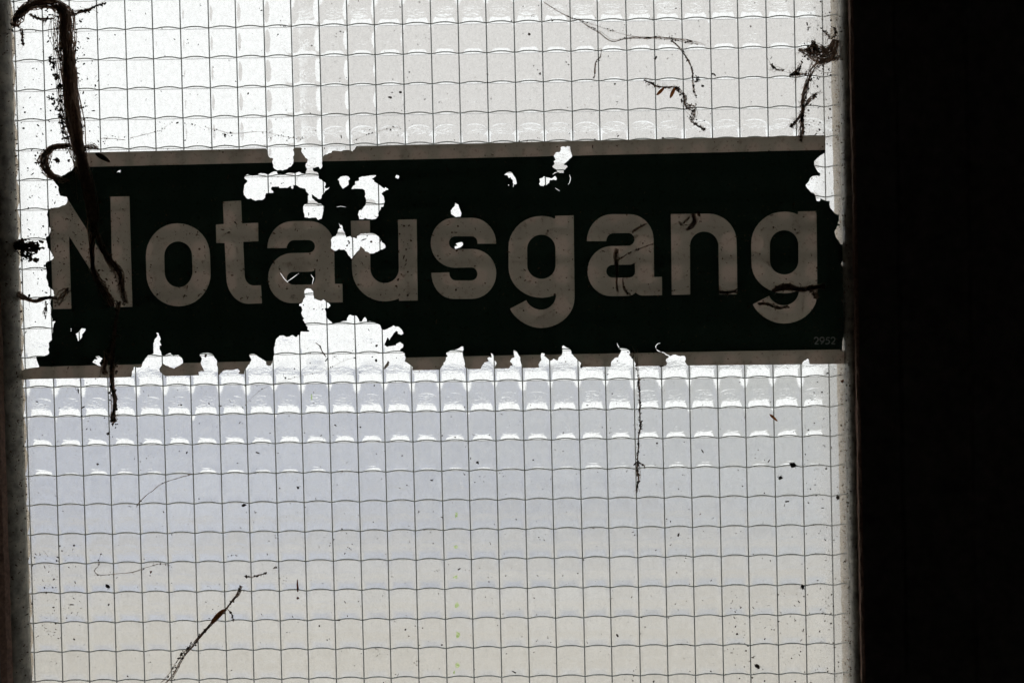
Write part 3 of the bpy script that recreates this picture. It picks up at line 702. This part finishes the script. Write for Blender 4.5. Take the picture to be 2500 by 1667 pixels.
def whiskers(s, pts, n, ln, depth, seed, r_px=0.45):
    r = np.random.default_rng(seed); q = spline(np.array(pts, float), 200)
    for _ in range(n):
        c = q[r.integers(0, 200)]; a = r.uniform(0, 6.28); L = ln*abs(r.normal(1, .5)); b = r.normal(0, .9)
        x, y = c[0]+r.normal(0, .6)*c[2], c[1]+r.normal(0, .6)*c[2]; p = [(x, y)]
        for k in range(3):
            x += L/3*math.cos(a); y += L/3*math.sin(a); a += b; p.append((x, y))
        s.fibre(p, max(.3, depth+r.normal(0, .3)), [r_px, r_px, r_px*.8, r_px*.4], 3)
def web(name, label, strands, cat='cobweb', mat='web', crumb=(0, 2, 1), depth=1.5, seed=1, group='dusty cobwebs on the pane', smear=(), hairs=(10, 9)):
    """strands: list of (points(x, y, half width), fibres, fibre radius px)"""
    s = Soup()
    for i, (pts, nf, rp) in enumerate(strands): bundle(s, pts, nf, rp, depth, seed*31+i)
    for i, (pts, nf, rp) in enumerate(strands):
        L = sum(math.dist(a[:2], b[:2]) for a, b in zip(pts, pts[1:]))
        whiskers(s, pts, int(hairs[0]*L/100), hairs[1], depth, seed*13+i)
    o = s.build(name, M[mat]); tag(o, label, cat, group)
    if crumb[0]:
        d = Soup()
        for i, (pts, nf, rp) in enumerate(strands):
            L = sum(math.dist(a[:2], b[:2]) for a, b in zip(pts, pts[1:]))
            crumbs(d, pts, max(2, int(crumb[0]*L/100)), crumb[1], depth, seed*77+i, crumb[2])
        rs = random.Random(seed)
        for (x, y, sz) in smear:
            for _ in range(9): d.chip(x+rs.gauss(0, .55)*sz, y+rs.gauss(0, .55)*sz, sz*rs.uniform(.18, .5), depth+rs.uniform(-.4, .4), r=rs)
            for _ in range(5):
                a = rs.uniform(0, 6.3); d.fibre([(x, y), (x+sz*.8*math.cos(a), y+sz*.8*math.sin(a)), (x+sz*1.3*math.cos(a+.5), y+sz*1.3*math.sin(a+.5))], depth, [.6, .5, .3], 3)
        kind(d.build('debris', M['dirt'], o, False), 'stuff')
    return o

# the heavy rope of web down the left
rope = [(141,16,9),(156,40,20),(155,75,22),(157,110,22),(161,150,21),(164,200,23),(168,250,25),(175,300,24),(184,350,19),(197,400,14),(209,445,13),(219,495,13),(226,545,11)]
web('cobweb_rope', 'thick brown rope of cobweb hanging down the upper left of the pane', [
    (rope, 75, 0.75), ([(p[0]+6, p[1], p[2]*.68) for p in rope], 120, 1.0),
    ([(36,66,6),(40,48,8),(54,30,9),(78,13,9),(108,7,10),(138,12,11),(160,30,10)], 85, 0.9),
    ([(172,34,6),(190,31,5),(212,26,3),(232,16,1.5),(256,8,1)], 26, 0.6),
    ([(72,36,3),(90,46,3),(110,48,3),(132,46,4)], 18, 0.7),
    ([(226,540,8),(224,600,5),(228,660,6),(252,708,8),(276,746,7)], 34, 1.0),
    ([(228,545,8),(244,590,5),(260,628,6),(287,664,8),(295,700,6),(306,742,5)], 34, 1.0),
    ([(290,735,6),(283,790,4),(276,850,5),(275,890,5),(273,925,5),(274,950,4),(279,975,5),(278,1002,4),(277,1020,7),(282,1030,5)], 34, 0.9),
    ([(262,860,7),(255,895,6),(254,915,4)], 16, 1.0),
    ([(52,70,3),(54,90,3),(57,112,1.2)], 10, 0.8)],
    crumb=(48, 1.7, 1.8), depth=3.0, seed=3, hairs=(42, 12), smear=[(139,185,9),(145,215,10),(147,240,9),(150,265,11),(160,285,10),(165,310,9),(163,335,8),(140,120,7),(128,152,9),(124,140,6),(131,165,6),(120,240,5),(131,247,7),(138,262,7),(146,283,6),(150,300,7),(155,318,7),(205,365,9),(196,380,8),(185,150,4),(204,290,4),(203,310,4)])
web('cobweb_ring', 'ring of dusty web curled round a bright gap at the sticker corner', [
    ([(172,354,5),(148,357,5),(126,362,6),(113,378,9),(109,398,10),(115,416,9),(128,430,8),(145,434,4)], 70, 0.9),
    ([(112,372,8),(98,384,6),(90,400,4)], 14, 0.7), ([(196,358,3),(212,360,6),(224,358,6),(240,364,2)], 20, 0.7), ([(138,432,9),(150,440,8),(170,440,6)], 26, 0.9)],
    crumb=(42, 1.5, 1.9), depth=1.6, seed=4)
web('dirt_clump', 'black crumbly clump stuck across the left frame edge beside letter N', [
    ([(22,606,8),(40,600,11),(60,603,12),(80,602,12),(94,604,8)], 60, 1.2), ([(56,622,7),(70,628,6),(90,636,3)], 10, 0.7)],
    cat='dirt clump', mat='dirt', crumb=(110, 2.6, 1.5), depth=2.2, seed=5)
web('cobweb_thread', 'dark thread drooping from the left frame to the foot of letter N', [
    ([(33,714,5),(48,722,7),(62,727,5),(85,735,3),(102,729,3.5),(122,726,2.5),(140,728,3)], 34, 0.9),
    ([(138,740,8),(148,728,9),(158,716,7),(168,707,5)], 20, 1.0), ([(110,735,3),(112,750,3),(108,766,5),(112,774,3)], 14, 0.6)],
    crumb=(30, 1.8, 1.3), depth=1.5, seed=6)
# right hand nest
web('web_nest', 'dark nest of matted web at the top right frame edge with a hanging tail', [
    ([(1976,112,12),(1990,128,16),(2006,138,17),(2022,132,16),(2034,118,12),(2040,98,8)], 85, 0.8),
    ([(1984,100,5),(1986,116,8),(1990,134,10)], 40, 1.0), ([(1950,122,3),(1968,128,7),(1990,134,10)], 40, 0.6),
    ([(2012,150,10),(1994,158,12),(1984,172,10),(1976,192,6),(1971,212,6),(1965,232,6),(1960,252,5),(1961,268,5),(1958,290,4),(1960,310,5),(1957,326,5),(1957,345,2)], 34, 0.55),
    ([(1958,272,3),(1948,290,2),(1938,302,3),(1932,310,2.5)], 14, 0.8), ([(1963,262,3),(1974,248,4),(1988,234,4),(1994,228,3)], 22, 0.6),
    ([(2036,146,5),(2050,138,3),(2062,134,2)], 14, 0.8), ([(2028,96,3),(2018,82,3),(2008,74,2)], 8, 0.7), ([(2034,92,2),(2040,80,2),(2036,66,2)], 8, 0.7),
    ([(1958,150,2),(1950,168,3),(1942,180,4),(1932,184,3)], 22, 0.7), ([(1930,180,3),(1950,182,4),(1970,180,3)], 18, 0.7), ([(1880,156,1),(1896,170,1.5),(1912,172,1)], 6, 0.6)],
    crumb=(30, 1.7, 1.8), depth=2.0, seed=7, hairs=(60, 15))
web('cobweb_thread', 'long sagging thread across the top middle of the pane', [
    ([(1326,4,1),(1360,26,1.2),(1396,44,2),(1414,48,2),(1440,66,2),(1464,80,2),(1494,100,2),(1530,94,1.5),(1580,93,2),(1640,97,2),(1685,104,3),(1722,112,2)], 5, 0.38),
    ([(1414,48,2),(1460,64,2),(1510,80,2.5),(1560,91,2),(1620,92,2),(1680,100,2),(1705,108,2)], 4, 0.38), ([(1572,94,2),(1590,95,2)], 14, .7), ([(1676,100,2),(1692,103,2)], 12, .8),
    ([(1469,122,1),(1465,140,1.5),(1455,152,1.5),(1452,180,.8),(1450,190,1.2)], 6, 0.6)],
    crumb=(9, 1.0, 1.6), depth=1.0, seed=8, hairs=(5, 7))
web('cobweb_thread', 'bent thread dangling a dirt lump near the upper right', [
    ([(1640,100,1),(1660,118,1.5),(1672,135,1.5),(1684,155,2),(1690,175,2),(1692,200,2.5),(1695,225,2),(1700,238,1.5)], 8, 0.6)],
    crumb=(26, 1.3, 1.4), depth=1.0, seed=9, hairs=(12, 8), smear=[(1700,190,4),(1703,196,5),(1699,198,4),(1705,190,3)])
web('cobweb_strand', 'ragged strand of debris with two brown husks above the sticker', [
    ([(1572,196,1),(1590,205,2),(1602,211,2),(1625,214,1.5),(1650,215,3),(1665,230,3),(1672,238,5),(1670,252,4),(1678,264,6),(1690,272,8),(1692,284,6),(1688,295,3),(1700,305,2),(1710,311,3),(1722,316,2)], 13, 0.55),
    ([(1655,212,3),(1650,222,4)], 14, .9), ([(1674,262,5),(1690,262,6),(1698,262,3)], 16, .7)],
    crumb=(42, 1.4, 1.9), depth=0.8, seed=10, hairs=(40, 9))
def husk(pts, w, label, mat='husk', name='husk', depth=0.6, cat='husk', group='brown husks on the pane'):
    p = spline([(x, y) for x, y in pts], 9); prof = w*np.sin(np.linspace(0.25, 2.9, 9))
    wpt = np.array([P(q[0], q[1], -depth/1000) for q in p])
    V, Fc = tube_arrays(wpt, np.maximum(prof, .3)*PXM, 7)
    c = wpt.mean(0); V = np.array(V); V[:, 1] = c[1]+(V[:, 1]-c[1])*0.45
    return tag(obj(name, V, Fc, M[mat], smooth=True), label, cat, group)
husk([(1622,214),(1612,224),(1603,233)], 4.2, 'pale brown husk hanging left on the ragged strand above the sticker')
husk([(1648,214),(1642,226),(1636,240)], 4.6, 'darker brown husk hanging right on the ragged strand above the sticker')
husk([(1879,1011),(1887,1018),(1898,1028)], 3.4, 'orange brown husk on the clear glass at right below the sticker')
husk([(233,374),(248,383),(268,396)], 6.5, 'black pod lying across the left end of the upper white band', 'dirt', 'pod', 0.7, 'pod', None)
husk([(546,1487),(531,1503),(516,1520)], 6.5, 'plump brown cocoon caught on the diagonal strand at lower left', 'husk', 'cocoon', 2.2, 'cocoon', None)
web('cobweb_strand', 'dark hairy line of web hanging below the sticker on the right', [
    ([(1541,846,6),(1548,868,5),(1553,890,2),(1556,915,3),(1559,940,2.5),(1561,965,2),(1562,990,2.5),(1562,1015,2.5),(1564,1040,3),(1559,1065,1),(1559,1090,1.4),(1557,1115,1.5),(1557,1135,4),(1557,1150,5),(1560,1165,2.5),(1556,1185,1.2),(1556,1200,4)], 11, 0.5),
    ([(1560,1130,2),(1570,1135,2),(1574,1142,1)], 4, 0.5)],
    crumb=(40, 1.4, 1.5), depth=0.9, seed=11, hairs=(24, 7))
web('cobweb_strand', 'long diagonal strand of dirty web crossing the lower left cells', [
    ([(398,1672,8),(420,1644,7),(436,1615,6),(450,1595,5),(470,1574,4),(489,1551,3),(508,1530,2.5),(524,1512,4),(540,1496,4),(553,1484,1.5),(570,1462,1.5),(582,1448,3),(590,1430,2)], 16, 0.65),
    ([(596,1406,1),(620,1407,2),(640,1401,1.5),(650,1397,1)], 7, 0.6), ([(668,1388,2),(676,1382,1.5)], 6, .8), ([(553,1484,1),(566,1498,.8),(570,1515,1.5)], 3, .5)],
    crumb=(34, 1.6, 1.5), depth=1.4, seed=12, hairs=(14, 9), smear=[(525,1508,4),(520,1516,4),(531,1500,4),(488,1553,4)])
web('cobweb_thread', 'thin curved thread in the upper part of the blue-grey cells at left', [
    ([(332,1238,1.2),(345,1220,1.5),(372,1198,1.8),(400,1178,1.2),(440,1165,1),(474,1156,1)], 3, 0.4)], crumb=(5, 0.9, 1.2), depth=0.8, seed=13, hairs=(2, 6))
web('cobweb_thread', 'hook shaped thread in the lower left cells', [
    ([(247,1352,1.5),(241,1368,1.2),(240,1380,1),(230,1392,1),(242,1404,1.5),(280,1401,1),(322,1397,1),(348,1388,1),(390,1376,1),(416,1380,1)], 3, 0.4)], crumb=(9, 1.1, 1.2), depth=0.8, seed=14, hairs=(4, 7))
web('cobweb_thread', 'faint thread slanting across the big tear in the bottom band', [
    ([(588,1000,.8),(640,950,.8),(716,922,.8),(790,904,.8),(840,880,.8),(868,873,.8)], 1, 0.22), ([(805,860,.8),(830,880,.8),(845,893,.8)], 1, .2),
    ([(770,836,1),(782,846,1.5),(787,858,1.5),(796,872,1)], 6, .6)], crumb=(4, 0.9, 1.6), depth=0.5, seed=15, hairs=(2, 6))
web('web_smear', 'root-like smear of web down the second letter a', [
    ([(1579,546,3),(1555,558,3),(1545,566,2)], 10, 0.9), ([(1506,608,3),(1502,630,4),(1505,650,3),(1506,690,2.5),(1508,712,3)], 20, 1.0), ([(1506,636,2),(1520,628,2),(1536,618,2)], 10, .8),
    ([(1520,680,1),(1523,700,2),(1532,715,2),(1540,720,1)], 10, .8), ([(1550,612,1),(1575,602,1),(1595,594,1)], 4, .6)], crumb=(16, 1.3, 1.3), depth=0.7, seed=16)
web('web_smear', 'curl of dirty web over the top of letter n', [
    ([(1692,522,4),(1696,540,4),(1688,552,5),(1676,561,3)], 26, 1.2), ([(1658,543,2),(1667,550,1.5)], 10, 1.0), ([(1668,545,2),(1676,538,3),(1684,530,2)], 12, .6), ([(1706,522,1),(1712,535,1),(1708,545,1)], 6, .6)], crumb=(14, 1.4, 1.2), depth=0.7, seed=17)
web('web_smear', 'dark smear of dirt along the tail of the last letter g', [
    ([(1886,710,3),(1905,703,6),(1920,699,8),(1934,702,6),(1955,706,4),(1975,704,5),(1995,700,4),(2015,697,5)], 46, 1.1), ([(1975,706,6),(1990,718,7),(1998,728,4)], 22, .9),
    ([(1850,741,2),(1875,742,3),(1900,752,3),(1925,748,2)], 14, .7), ([(1756,712,2),(1775,715,4),(1798,710,3)], 22, 1.0)], crumb=(44, 1.7, 1.6), depth=0.8, seed=18)
for i, (pts, nf, rp, lab) in enumerate((
    ([(244,338,2),(262,337,2),(282,338,2),(306,341,2)], 5, .4, 'short knotted thread just above the left end of the upper white band'),
    ([(318,338,.8),(352,330,.8),(384,322,1),(396,318,1),(410,304,2),(430,300,1)], 2, .25, 'faint thread rising to the right above the letter o'),
    ([(452,302,.8),(520,316,1),(570,327,2),(640,322,1),(700,335,1),(740,338,1)], 2, .25, 'long faint sagging thread left of the top tear'),
    ([(860,345,1),(885,334,.8),(920,322,.8),(960,312,1.5),(985,316,1)], 2, .25, 'faint thread just right of the top tear'))):
    web('cobweb_thread', lab, [(pts, nf, rp)], crumb=(10, 1.0, 4.0), depth=0.7, seed=19+i*100, hairs=(6, 7))

# green algae dabs, one to a cell
rr = random.Random(8)
def blob(x, y, rx, ry, depth, r):
    n = 9; c = P(x, y, depth); ring = []
    for i in range(n):
        th = 2*math.pi*i/n; k = r.uniform(.6, 1.2)
        ring.append((c[0]+rx*PXM*k*math.cos(th), c[1], c[2]+ry*PXM*k*math.sin(th)))
    V = ring+[(p[0], p[1]+0.00008, p[2]) for p in ring]+[(c[0], c[1]-0.00012, c[2])]
    Fc = [(i, (i+1) % n, 2*n) for i in range(n)]+[((i+1) % n, i, i+n, (i+1) % n+n) for i in range(n)]+[tuple(range(2*n-1, n-1, -1))]
    return V, Fc
for (x, y, rx, ry, lab) in ((1114,1256,4,8,'faint tall green algae dab, topmost of the column'), (1113,1335,6,6,'green algae dab, second from the top of the column'),
                       (1112,1408,6,5,'green algae dab, third from the top of the column'), (1116,1477,6,8,'green algae dab, fourth from the top of the column'),
                       (1118,1549,5,9,'tall green algae dab, fifth from the top of the column'), (1117,1622,6,7,'green algae dab, sixth from the top of the column'),
                       (1109,1640,3,5,'small green algae dab, lowest of the column'), (761,968,2.5,9,'thin green algae sliver below the sticker left of centre')):
    V, Fc = blob(x, y, rx, ry, -0.0003, rr)
    tag(obj('algae_dab', V, Fc, M['algae']), lab, 'algae', 'green algae dabs on the glass')
# a rusty drip
s = Soup(); s.fibre([(726,1414),(726,1426),(727,1436),(727,1444)], 0.25, [1.0, 2.2, 2.6, 1.2]); s.chip(727.5, 1459, 3.2, .3, asp=1)
tag(s.build('rust_drip', M['rusty']), 'red brown drip streak and bead in the lower middle cells', 'drip')
# single larger crumbs one can point at
for (x, y, sz, mt, lab) in ((1318,180,3.2,'rusty','round brown speck high in the middle of the pane'), (1709,1255,2.2,'rusty','tiny red speck in the lower right cells'),
    (368,1395,2.8,'rusty','round red brown speck beside the hook shaped thread'), (264,1431,5.0,'dirt','black crumb below the hook shaped thread'),
    (1849,1624,6.0,'dirt','largest black crumb, near the bottom right of the pane'), (1960,1433,4.6,'dirt','black crumb on a wire at the lower right'),
    (1166,1129,3.4,'dirt','black crumb in the centre cells below the sticker'), (595,1232,4.4,'dirt','hooked black crumb right of the thin curved thread'),
    (1936,1136,6.5,'dirt','dark winged crumb on a wire at the right below the sticker'), (1905,1165,4.6,'dirt','dark crumb hanging below the winged one at the right'),
    (264,1058,4.4,'dirt','black crumb just under the end of the web rope'), (2046,1215,4.6,'dirt','black crumb at the right frame edge'),
    (2057,930,4.2,'rusty','brown spot on the tan putty line at the right'), (140,392,5.5,'dirt','small dark insect shape inside the web ring')):
    s = Soup(); rq = random.Random(int(x*7+y))
    for q in range(4 if sz > 3 else 2): s.chip(x+rq.uniform(-.5, .5)*sz, y+rq.uniform(-.5, .5)*sz, sz*rq.uniform(.5, .9), .4, r=rq)
    if sz > 4.5:
        for q in range(4):
            a = rq.uniform(0, 6.28); s.fibre([(x, y), (x+sz*1.1*math.cos(a), y+sz*1.1*math.sin(a)), (x+sz*1.7*math.cos(a+.4), y+sz*1.7*math.sin(a+.4))], .4, [.6, .5, .3])
    tag(s.build('crumb', M[mt], smooth=False), lab, 'crumb', 'larger crumbs on the pane')

# countless fine specks
s = Soup(); rq = random.Random(77); g = np.random.default_rng(77)
def specks(n, x0, x1, y0, y1, lo, hi, s=s):
    for _ in range(n):
        sz = lo+(hi-lo)*rq.random()**3
        x, y = rq.uniform(x0, x1), rq.uniform(y0, y1)
        s.chip(x, y, sz, 0.28, asp=rq.choice((1, 1.3, 2, 3.5)), r=rq)
        if rq.random() < 0.10:
            a = rq.uniform(0, 6.28); L = sz*rq.uniform(2, 5)
            s.fibre([(x, y), (x+L*.5*math.cos(a), y+L*.5*math.sin(a)), (x+L*math.cos(a+.5), y+L*math.sin(a+.5))], .3, .45, 3)
specks(1300, 60, 2050, 0, 1667, 0.7, 2.0)
specks(260, 60, 2050, 0, 1667, 1.2, 4.0)
specks(420, 40, 240, 0, 900, 0.6, 2.8)
specks(160, 70, 200, 1330, 1560, 0.6, 2.8)
specks(420, 1965, 2062, 0, 1667, 0.5, 2.2)
specks(150, 1960, 2050, 30, 330, 0.6, 3.0)
specks(150, 1780, 2050, 1420, 1667, 0.6, 2.6)
specks(260, 120, 330, 460, 760, 0.7, 2.5)
specks(430, 330, 1000, 500, 760, 0.8, 3.2)
specks(380, 1000, 2000, 500, 760, 0.7, 2.8)
specks(110, 210, 2010, 332, 385, 0.6, 2.6)
for _ in range(60):
    c = g.uniform((70, 0), (2040, 1667)); n = rq.randint(3, 7)
    for q in range(n): s.chip(c[0]+g.normal(0, 7), c[1]+g.normal(0, 7), rq.uniform(.5, 1.7), .28, r=rq)
o = s.build('dirt_specks', M['dirt'], smooth=False); kind(o, 'stuff')
o['label'] = 'fine dark specks of dirt scattered over the glass and sticker'

# beads of dirt on the frame edges
s = Soup()
for _ in range(260):
    y = rq.uniform(0, 1667); lean = 26*(y-833)/1667
    x = 2052+lean+rq.uniform(-3, 10); s.chip(x, y, rq.uniform(.6, 2.0), .3, r=rq)
    lean = 44*(y-833)/1667
    x = 50+lean+rq.uniform(-8, 6); s.chip(x, y, rq.uniform(.6, 2.2), .5, r=rq)
for _ in range(420):
    y = rq.uniform(0, 1667); lean = 44*(y-833)/1667; x = 30+lean+rq.uniform(-30, 22)
    if rq.random() < .75: s.chip(x, y, rq.uniform(.6, 2.6), rq.uniform(5, 11), r=rq)
    else:
        a = rq.uniform(0, 6.28); L = rq.uniform(4, 16); dp = rq.uniform(5, 11)
        s.fibre([(x, y), (x+L*.5*math.cos(a), y+L*.5*math.sin(a)), (x+L*math.cos(a+.6), y+L*math.sin(a+.6))], dp, [.6, .5, .3], 3)
    y = rq.uniform(0, 1667); lean = 26*(y-833)/1667; x = 2062+lean+rq.uniform(0, 16); s.chip(x, y, rq.uniform(.6, 2.2), rq.uniform(4, 10), r=rq)
o = s.build('frame_dirt', M['dirt'], smooth=False); kind(o, 'stuff')
o['label'] = 'gritty dirt along both frame edges'
